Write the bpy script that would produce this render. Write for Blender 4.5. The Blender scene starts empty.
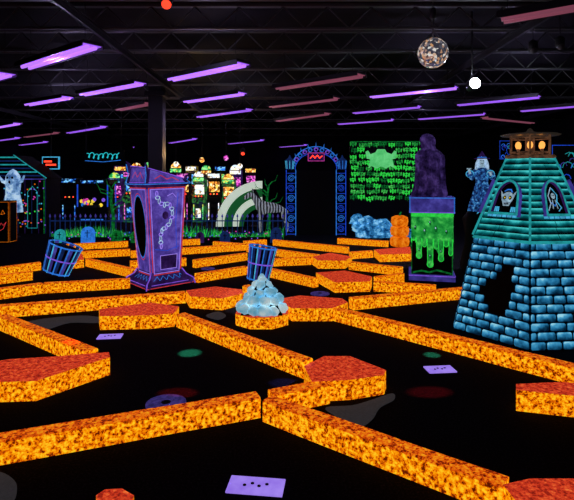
import bpy, math, random
from mathutils import Vector, Matrix, noise
random.seed(7)
F=500.0;H=1.7;VH=178.0
def P(u,v,z=0.0):
    Y=F*(H-z)/(v-VH); return Vector(((u-287)*Y/F,Y,z))
def PX(u,Y): return (u-287)*Y/F
def PZ(v,Y): return H-(v-VH)*Y/F
sc=bpy.context.scene
COL=sc.collection
sc.view_settings.view_transform='Standard'

# ---------------------------------------------------------------- materials
def _new(name):
    m=bpy.data.materials.new(name); m.use_nodes=True
    nt=m.node_tree; b=nt.nodes['Principled BSDF']; return m,nt,b
def c4(c): return (c[0],c[1],c[2],1)
def plain(name,c,rough=.7,metal=0,em=0,emc=None):
    m,nt,b=_new(name); b.inputs['Base Color'].default_value=c4(c); b.inputs['Roughness'].default_value=rough
    b.inputs['Metallic'].default_value=metal
    n=nt.nodes.new('ShaderNodeTexNoise'); n.inputs['Scale'].default_value=12
    r=nt.nodes.new('ShaderNodeMapRange'); r.inputs[3].default_value=max(.05,rough-.15); r.inputs[4].default_value=min(1,rough+.1)
    nt.links.new(n.outputs['Fac'],r.inputs[0]); nt.links.new(r.outputs[0],b.inputs['Roughness'])
    b.inputs['Emission Color'].default_value=c4(emc or c); b.inputs['Emission Strength'].default_value=em
    b.inputs['Specular IOR Level'].default_value=.2
    return m
def ramp(nt,stops,const=False):
    r=nt.nodes.new('ShaderNodeValToRGB'); el=r.color_ramp.elements
    if const: r.color_ramp.interpolation='CONSTANT'
    while len(el)<len(stops): el.new(.5)
    for e,(p,c) in zip(el,stops): e.position=p; e.color=c4(c)
    return r
def blotch(name,stops,scale=20,em=.8,detail=4,dif=.4,coord='Object',rough=.65):
    m,nt,b=_new(name)
    tc=nt.nodes.new('ShaderNodeTexCoord')
    n=nt.nodes.new('ShaderNodeTexNoise'); n.inputs['Scale'].default_value=scale; n.inputs['Detail'].default_value=detail
    n.inputs['Roughness'].default_value=rough
    nt.links.new(tc.outputs[coord],n.inputs['Vector'])
    r=ramp(nt,stops)
    nt.links.new(n.outputs['Fac'],r.inputs['Fac'])
    out=r.outputs['Color']
    nt.links.new(out,b.inputs['Emission Color']); b.inputs['Emission Strength'].default_value=em
    s=nt.nodes.new('ShaderNodeVectorMath'); s.operation='SCALE'; s.inputs['Scale'].default_value=dif
    nt.links.new(out,s.inputs[0]); nt.links.new(s.outputs[0],b.inputs['Base Color'])
    b.inputs['Roughness'].default_value=.8; b.inputs['Specular IOR Level'].default_value=.1
    return m
def glow(name,c,em=.8):
    d=tuple(x*.55 for x in c)
    return blotch(name,[(.35,d),(.6,c)],scale=14,em=em,dif=.5)
def uvpaint(name,stops,em=.8,noisescale=9,gu=.35,gv=.65,nz=1.0):
    m,nt,b=_new(name)
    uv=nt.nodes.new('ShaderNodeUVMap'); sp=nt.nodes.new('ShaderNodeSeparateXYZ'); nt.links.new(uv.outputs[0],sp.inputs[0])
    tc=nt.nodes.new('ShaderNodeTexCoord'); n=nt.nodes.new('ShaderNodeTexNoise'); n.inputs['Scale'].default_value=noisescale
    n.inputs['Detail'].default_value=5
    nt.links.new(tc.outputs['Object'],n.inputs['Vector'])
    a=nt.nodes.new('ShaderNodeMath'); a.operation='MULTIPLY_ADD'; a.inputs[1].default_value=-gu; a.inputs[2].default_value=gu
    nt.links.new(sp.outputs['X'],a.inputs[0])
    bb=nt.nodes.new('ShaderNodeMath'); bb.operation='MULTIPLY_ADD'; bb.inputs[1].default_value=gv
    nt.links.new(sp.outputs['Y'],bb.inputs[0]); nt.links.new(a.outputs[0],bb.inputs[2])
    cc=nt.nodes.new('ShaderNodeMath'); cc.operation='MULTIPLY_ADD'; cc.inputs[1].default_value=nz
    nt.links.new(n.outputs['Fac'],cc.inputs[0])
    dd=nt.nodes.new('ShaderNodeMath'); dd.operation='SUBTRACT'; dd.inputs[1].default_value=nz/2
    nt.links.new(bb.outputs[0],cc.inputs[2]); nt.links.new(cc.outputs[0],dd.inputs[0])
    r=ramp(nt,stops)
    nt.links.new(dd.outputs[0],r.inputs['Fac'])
    nt.links.new(r.outputs['Color'],b.inputs['Emission Color']); b.inputs['Emission Strength'].default_value=em
    nt.links.new(r.outputs['Color'],b.inputs['Base Color']); b.inputs['Roughness'].default_value=.8; b.inputs['Specular IOR Level'].default_value=.1
    return m
def cells(name,cols,scale,em):
    m,nt,b=_new(name); tc=nt.nodes.new('ShaderNodeTexCoord'); v=nt.nodes.new('ShaderNodeTexVoronoi'); v.inputs['Scale'].default_value=scale
    nt.links.new(tc.outputs['Object'],v.inputs['Vector']); sp=nt.nodes.new('ShaderNodeSeparateXYZ'); nt.links.new(v.outputs['Color'],sp.inputs[0])
    r=ramp(nt,[(i/len(cols),c) for i,c in enumerate(cols)],True); nt.links.new(sp.outputs[0],r.inputs['Fac'])
    nt.links.new(r.outputs['Color'],b.inputs['Emission Color']); b.inputs['Emission Strength'].default_value=em; b.inputs['Base Color'].default_value=(.01,.01,.01,1)
    return m

M={}
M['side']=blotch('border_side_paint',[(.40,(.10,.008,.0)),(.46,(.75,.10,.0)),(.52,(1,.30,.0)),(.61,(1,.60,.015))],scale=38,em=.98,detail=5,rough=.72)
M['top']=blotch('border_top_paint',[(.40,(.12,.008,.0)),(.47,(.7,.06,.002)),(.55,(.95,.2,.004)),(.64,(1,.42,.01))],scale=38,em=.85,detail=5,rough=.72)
M['red']=blotch('corner_red_paint',[(.38,(.25,.012,.005)),(.48,(.62,.035,.012)),(.58,(.82,.075,.02)),(.68,(1,.2,.04))],scale=42,em=.82,detail=5)
M['black']=plain('flat_black_paint',(.006,.006,.01))
M['dark']=plain('dark_metal',(.03,.03,.035),.5)
M['steel']=plain('grey_steel',(.13,.13,.135),.5)
M['void']=plain('void_black',(.001,.001,.002),.95)
M['brick']=uvpaint('blue_brick_paint',[(.0,(.0,.01,.03)),(.25,(.004,.06,.14)),(.5,(.02,.2,.42)),(.75,(.07,.4,.68)),(1,(.35,.8,.98))],em=.8,nz=1.5,noisescale=12)  # upper-left highlight and lower-right shade painted into each brick's colour
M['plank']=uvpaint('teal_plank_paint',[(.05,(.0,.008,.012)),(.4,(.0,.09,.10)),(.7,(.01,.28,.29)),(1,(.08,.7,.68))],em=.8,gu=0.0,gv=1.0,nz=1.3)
M['cyan']=glow('cyan_paint',(.08,.55,.9),.85)
M['teal']=glow('teal_paint',(.02,.38,.40),.8)
M['white']=glow('pale_blue_white_paint',(.45,.65,.88),.8)
M['blue']=glow('blue_paint',(.015,.08,.75),.85)
M['azure']=glow('azure_paint',(.03,.22,.85),.85)
M['navy']=glow('navy_paint',(.006,.02,.1),.8)
M['purple']=blotch('purple_paint',[(.3,(.03,.018,.14)),(.5,(.085,.05,.36)),(.7,(.18,.13,.62))],scale=5,em=.78)
M['dpurple']=blotch('dark_purple_paint',[(.3,(.006,.002,.02)),(.55,(.03,.01,.09)),(.75,(.08,.03,.2))],scale=6,em=.7)
M['mpurple']=blotch('mid_purple_blue_paint',[(.3,(.02,.015,.12)),(.55,(.05,.04,.28)),(.75,(.1,.09,.5))],scale=5,em=.75)
M['violet']=glow('violet_paint',(.25,.1,.85),.85)
M['lilac']=blotch('lilac_paint',[(.3,(.3,.17,.85)),(.7,(.42,.28,1))],scale=10,em=.85)
M['redline']=glow('red_outline_paint',(.8,.05,.06),.75)
M['orange']=blotch('orange_paint',[(.3,(.4,.04,.0)),(.5,(.8,.15,.0)),(.7,(1,.33,.02))],scale=10,em=.8)
M['yellow']=glow('yellow_paint',(1,.7,.05),1)
M['green']=glow('green_paint',(.03,.75,.07),.9)
M['pgreen']=blotch('pale_green_sheet',[(.3,(.05,.5,.12)),(.7,(.2,.85,.3))],scale=3,em=.8)
M['dgreen']=blotch('dark_green_paint',[(.35,(.0,.02,.006)),(.65,(.005,.2,.03))],scale=12,em=.85)
M['slime']=blotch('slime_green_paint',[(.32,(.0,.10,.015)),(.5,(.015,.32,.045)),(.68,(.1,.75,.12))],scale=6,em=.82)
M['pink']=glow('pink_paint',(.8,.06,.45),.8)
M['gold']=cells('lit_gold_artwork',[(.1,.03,.002),(1,.5,.08),(.35,.08,.01),(1,.8,.4),(.9,.6,.1),(.9,.3,.03)],14,1.4)
M['wht']=cells('lit_white_artwork',[(.8,.8,.75),(.3,.2,.1),(1,.85,.5),(.6,.75,.9),(1,1,1)],13,1.4)
M['lgreen']=cells('lit_green_artwork',[(.0,.1,.03),(.1,.7,.2),(.01,.3,.05),(.3,.9,.3),(.7,.8,.1)],14,1.1)
M['lblue']=cells('lit_blue_artwork',[(.0,.01,.05),(.03,.2,.9),(.0,.03,.2),(.2,.6,1)],14,1.1)
M['lpink']=cells('lit_pink_artwork',[(.05,.0,.05),(.9,.1,.7),(.2,.02,.2),(1,.3,.8)],14,1.1)
M['ybody']=cells('yellow_cabinet_artwork',[(.02,.01,.003),(.3,.15,.01),(.03,.01,.005),(.2,.07,.01),(.5,.35,.02),(.01,.01,.02)],11,.5)
M['gbody']=cells('green_cabinet_artwork',[(.005,.04,.01),(.02,.25,.06),(.01,.02,.06),(.005,.01,.01),(.05,.3,.05)],11,.5)
M['lred']=plain('lamp_red',(1,.05,.02),.5,0,1.8)
M['cneon']=plain('cyan_neon',(.02,.45,.5),.5,0,1.0)
M['tube']=plain('blacklight_tube',(.4,.15,.85),.4,0,1.35)
M['tubeb']=plain('blacklight_tube_bluish',(.3,.1,.75),.4,0,1.0)
M['tubed']=plain('blacklight_tube_dim',(.4,.11,.18),.4,0,.4)
M['rock']=blotch('pale_rock_paint',[(.34,(.10,.45,.68)),(.5,(.35,.72,.92)),(.64,(.7,.94,1))],scale=6,em=.50,dif=1,rough=.5)
M['rockb']=blotch('blue_rock_paint',[(.36,(.0,.03,.12)),(.5,(.03,.22,.5)),(.62,(.2,.6,.95)),(.72,(.55,.85,1))],scale=6,em=.7,dif=.8)
M['felt']=blotch('dark_felt',[(.3,(.03,.03,.033)),(.7,(.045,.043,.05))],scale=60,em=.5,dif=.6)
M['cup']=blotch('indigo_mat',[(.4,(.02,.015,.09)),(.6,(.05,.035,.2))],scale=30,em=.75)
M['brown']=blotch('rusty_brown',[(.35,(.03,.015,.01)),(.6,(.22,.1,.05))],scale=14,em=.45,dif=1)
M['skin']=blotch('pale_face_paint',[(.35,(.12,.2,.28)),(.6,(.36,.52,.62))],scale=24,em=.8,dif=.6)
M['amber']=plain('amber_lamp',(1,.4,.08),.5,0,1.3)

# ---------------------------------------------------------------- mesh builder
class Q:
    def __init__(s,a,b,c,d):
        s.a,s.b,s.c,s.d=[Vector(x) for x in (a,b,c,d)]
        s.n=(s.b-s.a).cross(s.d-s.a).normalized()
    def pt(s,u,v,o=0):
        p=(s.a*(1-u)+s.b*u)*(1-v)+(s.d*(1-u)+s.c*u)*v
        return p+s.n*o
class MB:
    def __init__(s): s.v=[];s.f=[];s.m=[];s.uv=[];s.mats=[];s.sm=[]
    def mi(s,mat):
        mt=M[mat] if isinstance(mat,str) else mat
        if mt not in s.mats: s.mats.append(mt)
        return s.mats.index(mt)
    def add(s,vs,fs,mat,uvs=None,smooth=False):
        o=len(s.v); s.v+= [Vector(x) for x in vs]; k=s.mi(mat)
        for i,f in enumerate(fs):
            s.f.append([o+j for j in f]); s.m.append(k); s.uv.append(uvs[i] if uvs else [(0,0)]*len(f)); s.sm.append(smooth)
        return s
    def box(s,c,d,mat,rz=0,R=None,taper=1.0):
        hx,hy,hz=d[0]/2,d[1]/2,d[2]/2
        vs=[]
        for z,t in ((-hz,1),(hz,taper)):
            for x,y in ((-hx,-hy),(hx,-hy),(hx,hy),(-hx,hy)): vs.append(Vector((x*t,y*t,z)))
        R=R or Matrix.Rotation(rz,3,'Z'); c=Vector(c)
        vs=[R@v+c for v in vs]
        return s.add(vs,[(0,3,2,1),(4,5,6,7),(0,1,5,4),(1,2,6,5),(2,3,7,6),(3,0,4,7)],mat,[[(0,0),(1,0),(1,1),(0,1)]]*6)
    def prism(s,pts,z0,z1,mat,topmat=None):
        n=len(pts); ar=sum(pts[i][0]*pts[(i+1)%n][1]-pts[(i+1)%n][0]*pts[i][1] for i in range(n))
        if ar<0: pts=pts[::-1]
        vs=[(p[0],p[1],z0) for p in pts]+[(p[0],p[1],z1) for p in pts]
        s.add(vs,[tuple(range(n-1,-1,-1))]+[(i,(i+1)%n,n+(i+1)%n,n+i) for i in range(n)],mat)
        s.add(vs[n:],[tuple(range(n))],topmat or mat); return s
    def rings(s,rs,mat,n=None,cap=True,smooth=False,uv=False):
        n=len(rs[0]); vs=[p for r in rs for p in r]; fs=[];uvs=[]
        for k in range(len(rs)-1):
            for i in range(n):
                fs.append((k*n+i,k*n+(i+1)%n,(k+1)*n+(i+1)%n,(k+1)*n+i)); uvs.append([(0,0),(1,0),(1,1),(0,1)])
        if cap:
            fs.append(tuple(range(n-1,-1,-1))); uvs.append([(0,0)]*n)
            fs.append(tuple((len(rs)-1)*n+i for i in range(n))); uvs.append([(0,0)]*n)
        return s.add(vs,fs,mat,uvs,smooth)
    def lathe(s,prof,mat,n=20,c=(0,0,0),a0=0,smooth=True,wob=None,R=None,sx=1,sy=1,off=None):
        rs=[]; c=Vector(c)
        for r,z in prof:
            ring=[]
            for i in range(n):
                a=a0+2*math.pi*i/n; rr=r*(wob(a,z) if wob else 1)
                p=Vector((rr*math.cos(a)*sx,rr*math.sin(a)*sy,z))
                if off: p=p+Vector(off(z))
                if R: p=R@p
                ring.append(p+c)
            rs.append(ring)
        return s.rings(rs,mat,smooth=smooth)
    def tube(s,pts,r,mat,n=6,closed=False):
        pts=[Vector(p) for p in pts]; rs=[]; m=len(pts)
        up=None
        for i,p in enumerate(pts):
            if closed: d=pts[(i+1)%m]-pts[i-1]
            else: d=pts[min(i+1,m-1)]-pts[max(i-1,0)]
            d.normalize()
            if up is None:
                up=Vector((0,0,1)) if abs(d.z)<.9 else Vector((1,0,0))
            x=d.cross(up)
            if x.length<1e-4: x=d.orthogonal()
            x.normalize(); y=x.cross(d).normalized(); up=y
            rr=r[i] if isinstance(r,(list,tuple)) else r
            rs.append([p+x*rr*math.cos(2*math.pi*k/n)+y*rr*math.sin(2*math.pi*k/n) for k in range(n)])
        if closed: rs.append(rs[0]); return s.rings(rs,mat,cap=False,smooth=True)
        return s.rings(rs,mat,smooth=True)
    def ball(s,c,r,mat,n=12,sc=(1,1,1),amp=0,fr=3,seed=0,R=None,smooth=True,zmin=None,quant=0):
        c=Vector(c); rs=[]; h=n//2+2
        for k in range(h+1):
            t=math.pi*k/h; t=min(max(t,.02),math.pi-.02); ring=[]
            for i in range(n):
                a=2*math.pi*(i+(.5 if k%2 and not smooth else 0))/n; p=Vector((math.sin(t)*math.cos(a),math.sin(t)*math.sin(a),-math.cos(t)))
                if amp: p=p*(1+amp*noise.noise(p*fr+Vector((seed*3.1,seed*1.7,seed))))
                p=Vector((p.x*r*sc[0],p.y*r*sc[1],p.z*r*sc[2]))
                if R: p=R@p
                p=p+c
                if zmin is not None: p.z=max(p.z,zmin)
                ring.append(p)
            rs.append(ring)
        return s.rings(rs,mat,smooth=smooth)
    def stroke(s,q,pts,w,mat,o=.006,closed=False):
        P3=[q.pt(a,b,o) for a,b in pts]
        if closed: P3.append(P3[0])
        for i in range(len(P3)-1):
            a,b=P3[i],P3[i+1]; d=b-a
            if d.length<1e-6: continue
            d.normalize(); pr=q.n.cross(d)*(w/2); e=d*(w*.35)
            s.add([a-e-pr,b+e-pr,b+e+pr,a-e+pr],[(0,1,2,3)],mat)
        return s
    def poly(s,q,pts,mat,o=.004):
        return s.add([q.pt(a,b,o) for a,b in pts],[tuple(range(len(pts)))],mat)
    def disc(s,q,u,v,ru,rv,mat,o=.005,n=16):
        return s.poly(q,[(u+ru*math.cos(2*math.pi*i/n),v+rv*math.sin(2*math.pi*i/n)) for i in range(n)],mat,o)
    def build(s,name,parent=None,loc=(0,0,0),rz=0,rot=None,label=None,cat=None,group=None,kind=None,bevel=0):
        me=bpy.data.meshes.new(name); me.from_pydata([tuple(v) for v in s.v],[],s.f)
        for m in s.mats: me.materials.append(m)
        uvl=me.uv_layers.new(name='UVMap')
        for p in me.polygons:
            p.material_index=s.m[p.index]; p.use_smooth=s.sm[p.index]
            for j,li in enumerate(p.loop_indices): uvl.data[li].uv=s.uv[p.index][j]
        me.update()
        ob=bpy.data.objects.new(name,me); COL.objects.link(ob)
        ob.location=loc; ob.rotation_euler=rot or (0,0,rz)
        if parent: ob.parent=parent
        tag(ob,label,cat,group,kind)
        if bevel:
            b=ob.modifiers.new('Bevel','BEVEL'); b.width=bevel; b.segments=2; b.limit_method='ANGLE'
        return ob
def tag(ob,label=None,cat=None,group=None,kind=None):
    if label: ob['label']=label
    if cat: ob['category']=cat
    if group: ob['group']=group
    if kind: ob['kind']=kind
def thing(name,label,cat,loc,rz=0,group=None,rot=None,scale=1):
    e=bpy.data.objects.new(name,None); e.empty_display_size=.1; COL.objects.link(e)
    e.location=loc; e.rotation_euler=rot or (0,0,rz); e.scale=(scale,)*3; tag(e,label,cat,group); return e
def boxquads(x,y,z0,z1,x1=None,y1=None,cx=0,cy=0):
    x1=x if x1 is None else x1; y1=y if y1 is None else y1
    b=[(-x,-y),(x,-y),(x,y),(-x,y)]; t=[(-x1,-y1),(x1,-y1),(x1,y1),(-x1,y1)]
    return [Q((b[i][0]+cx,b[i][1]+cy,z0),(b[(i+1)%4][0]+cx,b[(i+1)%4][1]+cy,z0),(t[(i+1)%4][0]+cx,t[(i+1)%4][1]+cy,z1),(t[i][0]+cx,t[i][1]+cy,z1)) for i in range(4)]

# ---------------------------------------------------------------- room
XL,XR,YB,YF,ZC=-18,13,36,-4,4.9
def floor_mat():
    m,nt,b=_new('black_speckled_carpet')
    tc=nt.nodes.new('ShaderNodeTexCoord'); n=nt.nodes.new('ShaderNodeTexNoise'); n.inputs['Scale'].default_value=70; n.inputs['Detail'].default_value=3
    r=ramp(nt,[(.5,(.004,.004,.007)),(.75,(.03,.02,.04))])
    nt.links.new(tc.outputs['Object'],n.inputs['Vector']); nt.links.new(n.outputs['Fac'],r.inputs['Fac']); nt.links.new(r.outputs['Color'],b.inputs['Base Color'])
    b.inputs['Roughness'].default_value=.95; b.inputs['Specular IOR Level'].default_value=.03
    return m
M['floor']=floor_mat()
M['ceil']=blotch('dark_ceiling',[(.3,(.012,.012,.014)),(.7,(.022,.021,.025))],scale=.6,em=0,dif=1)
M['wall']=blotch('dark_wall',[(.3,(.008,.008,.012)),(.7,(.02,.02,.028))],scale=.8,em=0,dif=1)
b=MB(); b.box(((XL+XR)/2,(YB+YF)/2,-.05),(XR-XL,YB-YF,.1),'floor'); b.build('floor',kind='structure')
b=MB(); b.box(((XL+XR)/2,(YB+YF)/2,ZC+.05),(XR-XL,YB-YF,.1),'ceil'); b.build('ceiling',kind='structure')
for nm,c,d in (('wall_back',((XL+XR)/2,YB+.05,ZC/2),(XR-XL,.1,ZC)),('wall_front',((XL+XR)/2,YF-.05,ZC/2),(XR-XL,.1,ZC)),
               ('wall_left',(XL-.05,(YB+YF)/2,ZC/2),(.1,YB-YF,ZC)),('wall_right',(XR+.05,(YB+YF)/2,ZC/2),(.1,YB-YF,ZC))):
    b=MB(); b.box(c,d,'wall'); b.build(nm,kind='structure')
for i,y in enumerate((5.2,6.4,7.7,9.2,10.8,12.6,14.6,17,20,23.5,28,32)):
    b=MB(); L=XR-XL-.2
    b.box((0,0,.42),(L,.12,.05),'steel'); b.box((0,0,0),(L,.08,.035),'steel')
    n=int(L/.8)
    for k in range(n):
        x0=-L/2+k*L/n; x1=x0+L/n/2; x2=x0+L/n
        b.tube([(x0,0,.4),(x1,0,0)],.014,'steel',4); b.tube([(x1,0,0),(x2,0,.4)],.014,'steel',4)
    b.build('roof_truss',loc=((XL+XR)/2,y,ZC-.45),label='dark grey steel lattice roof truss under the ceiling',cat='roof truss',group='steel roof trusses')
for x in (-11,-3.4,4.2,10.5):
    b=MB(); b.box((0,0,0),(.06,YB-YF-.3,.03),'dark'); b.box((0,0,.06),(.015,YB-YF-.3,.1),'dark'); b.box((0,0,.12),(.06,YB-YF-.3,.03),'dark')
    b.build('ceiling_beam',loc=(x,(YB+YF)/2,ZC-.62),label='long dark steel beam hung below the roof trusses',cat='beam',group='long steel ceiling beams')
Yc=15
b=MB(); b.box((0,0,ZC/2-.25),(.42,.42,ZC-.5),'dark'); b.box((0,0,.06),(.55,.55,.12),'dark'); b.box((0,0,ZC-.72),(.6,.6,.12),'dark')
b.build('support_column',loc=(PX(158,Yc),Yc-.1,0),label='tall square dark support column rising to the roof steel',cat='column',bevel=.01)

# ---------------------------------------------------------------- ceiling lights
FZ=3.9
tubes=[((25,68),(93,47),'tube'),((82,95),(141,84),'tube'),((170,80),(244,65),'tube'),((-20,83),(8,75),'tube'),((27,105),(68,98),'tube'),
((68,133),(104,127),'tubeb'),((118,110),(150,104),'tubed'),((185,102),(243,94),'tube'),((-5,128),(18,124),'tube'),((-5,141),(18,138),'tubeb'),
((25,137),(57,133),'tubed'),((198,117),(250,110),'tubeb'),((277,89),(362,76),'tubed'),((270,107),(337,99),'tubed'),((277,121),(328,114),'tubed'),
((170,143),(195,139),'tubeb'),((227,144),(265,140),'tubeb'),((338,124),(393,120),'tubeb'),((353,113),(420,107),'tubeb'),((370,97),(457,88),'tube'),
((418,119),(485,114),'tubeb'),((457,105),(540,97),'tubeb'),((500,21),(580,7),'tubed'),((484,118),(533,123),'tubed'),((520,111),(590,105),'tubeb'),
((108,150),(140,147),'tubeb'),((60,150),(84,148),'tubed'),((20,145),(46,142),'tubeb'),((280,147),(306,145),'tubeb')]
for a,c,m in tubes:
    p=P(a[0],a[1],FZ); q=P(c[0],c[1],FZ)
    if (p-q).length>4.2:
        mid=(p+q)/2; d=(q-p).normalized(); p=mid-d*1.9; q=mid+d*1.9
    d=(q-p); L=d.length; ang=math.atan2(d.y,d.x); mid=(p+q)/2
    lab='hanging black-light fixture with glowing violet tube' if m!='tubed' else 'hanging black-light fixture with dim reddish tube'
    e=thing('ceiling_light',lab,'ceiling light',(mid.x,mid.y,FZ),ang,group='violet black-light fixtures')
    b=MB(); b.box((0,0,.07),(L,.36,.05),'dark'); b.box((0,.19,.035),(L,.02,.09),'dark'); b.box((0,-.19,.035),(L,.02,.09),'dark'); b.build('housing',e)
    b=MB(); b.tube([(-L/2+.04,0.07,.0),(L/2-.04,.07,.0)],.034,m,8); b.tube([(-L/2+.04,-0.07,.0),(L/2-.04,-.07,.0)],.034,m,8)
    b.box((0,0,.036),(L-.04,.33,.012),'tubeb' if m=='tube' else m); b.build('tube',e)
    for s_ in (-1,1):
        b=MB(); b.tube([(s_*L*.4,0,.095),(s_*L*.4,0,ZC-FZ)],.006,'dark',4); b.build('hanging_wire',e)

# mirror ball
Yd=8.0; dz=PZ(53,Yd)
e=thing('mirror_ball','mirrored disco ball with orange glints painted on its tiles, hanging from ceiling','disco ball',(PX(433,Yd),Yd,dz))
def mirr():
    m,nt,bs=_new('mirror_tiles'); bs.inputs['Metallic'].default_value=.9; bs.inputs['Roughness'].default_value=.15; bs.inputs['Base Color'].default_value=(.6,.6,.68,1)
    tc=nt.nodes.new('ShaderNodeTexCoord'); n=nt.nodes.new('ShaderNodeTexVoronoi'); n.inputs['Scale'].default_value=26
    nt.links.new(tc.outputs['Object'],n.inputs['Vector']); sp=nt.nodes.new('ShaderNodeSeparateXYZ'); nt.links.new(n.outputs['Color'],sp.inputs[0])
    r=ramp(nt,[(.3,(.05,.05,.07)),(.6,(.2,.2,.25)),(.78,(.8,.4,.18)),(.93,(1,.95,.9))])  # orange and white reflections painted in as glowing cell colours
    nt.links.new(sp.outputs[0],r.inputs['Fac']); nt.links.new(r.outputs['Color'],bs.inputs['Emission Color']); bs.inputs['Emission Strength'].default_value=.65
    return m
M['mirror']=mirr()
b=MB(); b.lathe([(.24*math.sin(math.pi*k/16),-.24*math.cos(math.pi*k/16)) if 0<k<16 else (.004,-.24 if k==0 else .24) for k in range(17)],'mirror',28,smooth=False); b.build('mirror_sphere',e)
b=MB(); b.tube([(0,0,.24),(0,0,.6)],.012,'steel'); b.lathe([(.05,.55),(.05,.7),(.03,.72)],'dark',12); b.tube([(0,0,.7),(0,0,ZC-dz)],.012,'steel'); b.build('motor_and_rod',e)
# bright spotlight
Ys=9.5; sz=PZ(84,Ys)
e=thing('spotlight','black stage spotlight shining bright white, hung from ceiling','spotlight',(PX(474,Ys),Ys,sz))
b=MB(); R=Matrix.Rotation(math.radians(80),3,'X')
b.lathe([(.06,-.22),(.09,-.2),(.11,0),(.115,.02)],'dark',14,R=R); b.build('lamp_body',e)
M['spot']=plain('spot_lens',(.85,.93,1),.3,0,30); b=MB(); b.ball((0,-.06,.005),.1,'spot',16,sc=(1,.5,1)); b.build('lens',e)
b=MB(); b.tube([(0,.1,0),(0,.1,ZC-sz)],.014,'dark'); b.build('mounting_pole',e)
L=bpy.data.lights.new('spot_glow','SPOT'); L.energy=300; L.color=(.8,.9,1); L.spot_size=2.2; L.shadow_soft_size=.04
o=bpy.data.objects.new('spot_glow',L); COL.objects.link(o); o.location=(PX(474,Ys),Ys-.2,sz); o.rotation_euler=(math.radians(60),0,0)
for (u,v,Y,m) in ((167,1,6.5,'lred'),(243,152,17,'lred'),(560,44,9,'steel'),(533,48,9,'steel')):
    z=PZ(v,Y); e=thing('ceiling_spot_lamp','small black party lamp with coloured lens hung from ceiling','lamp',(PX(u,Y),Y,z),group='small party lamps')
    b=MB(); b.lathe([(.05,-.06),(.08,-.04),(.08,.1),(.04,.14)],'dark',12); b.build('lamp_body',e)
    b=MB(); b.ball((0,-.03,-.05),.065,m,10); b.build('lens',e)
    b=MB(); b.tube([(0,0,.13),(0,0,ZC-z)],.01,'dark'); b.build('mounting_pole',e)

# ---------------------------------------------------------------- course borders
BH=.145;BW=.12
beams=[((-40,443),(258,394)),((271,392),(326,381.5)),((268,398),(506,482)),((181,313.5),(308,360)),((2,315),(92,350)),((-25,307),(185,291.5)),
((337,308),(610,374)),((351,298),(472,287)),
((-20,291),(42,283)),((44,283),(130,278.5)),((196,273.5),(246,266)),((-20,277),(32,271)),((88,258.5),(134,269)),((66,252),(130,249)),((131,251),(262,243)),((66,244),(128,241)),
((250,264),(316,278)),
((244,241),(266,239.5)),((274,239.5),(348,247)),((262,259),(311,257)),((350,261.5),(402,267)),
((338,238),(388,241)),((350,252),(372,250.5)),((376,277),(402,273)),((194,260),(246,253)),((374,281),(436,285)),((0,267),(40,262)),((136,241),(200,239)),
((130,261),(186,258)),((214,241.5),(242,243.5)),((248,245.5),(318,254.5)),((246,285),(280,296))]
for k,(a,c) in enumerate(beams):
    bw=BW if max(a[1],c[1])>290 else .10
    p=P(a[0],a[1],BH); q=P(c[0],c[1],BH); d=q-p; L=d.length; h=BH+(k%5)*.0012
    b=MB(); n=max(2,int(L/.25))
    prof=[(-bw/2,0),(-bw/2,h-.01),(-bw/2+.01,h),(bw/2-.01,h),(bw/2,h-.01),(bw/2,0)]
    rs=[]
    for i in range(n+1):
        rs.append([Vector((-L/2+L*i/n,y+.004*noise.noise(Vector((i*.7,y*9,k))),z if z==0 else z+.003*noise.noise(Vector((i*.9,z*5,k+9))))) for y,z in prof])
    for i in range(n):
        for j in range(5):
            A,B_=rs[i],rs[i+1]
            b.add([A[j],A[j+1],B_[j+1],B_[j]],[(0,3,2,1)],'top' if j in(1,2,3) else 'side')
    b.add(rs[0],[(0,1,2,3,4,5)],'side'); b.add(rs[-1],[(5,4,3,2,1,0)],'side')
    mid=(p+q)/2
    b.build('course_border',loc=(mid.x,mid.y,0),rz=math.atan2(d.y,d.x),label='low straight border kerb mottled in glowing orange and yellow',cat='golf course border',group='glowing orange course borders')
plats=[[(304,367),(324,357),(350,357),(386,371),(384,376),(350,381),(312,383)],
[(503,486),(530,480),(590,480),(640,500),(600,525),(525,515)],
[(99,310),(150,303),(179,307),(174,314),(150,316),(100,317)],
[(-30,366),(10,360),(60,357),(88,354.5),(109,353),(110,358),(36,382),(-30,384)],
[(186,291),(215,287),(242,290),(243,294),(222,299),(190,297)],
[(275,300),(300,296),(342,299),(348,303),(332,309),(292,309)],
[(516,385),(560,383),(620,387),(620,405),(574,397),(516,391)],
[(96,497),(105,491),(122,490),(134,497),(130,510),(98,510)],
[(316,273),(345,271),(372,277),(370,282),(335,283)],
[(312,257),(330,253),(352,257),(345,261),(318,261)],
[(374,250),(410,247),(412,254),(380,255)],
[(60,256),(82,254),(84,260),(62,262)]]
for k,pl in enumerate(plats):
    pts=[P(u,v,BH) for u,v in pl]; c=sum(pts,Vector())/len(pts)
    b=MB(); b.prism([(p.x-c.x,p.y-c.y) for p in pts],0,BH+.008,'side','red')
    b.build('corner_platform',loc=(c.x,c.y,0),label='low angular corner block with red top and glowing yellow sides',cat='golf course border',group='red topped corner blocks')

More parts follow.
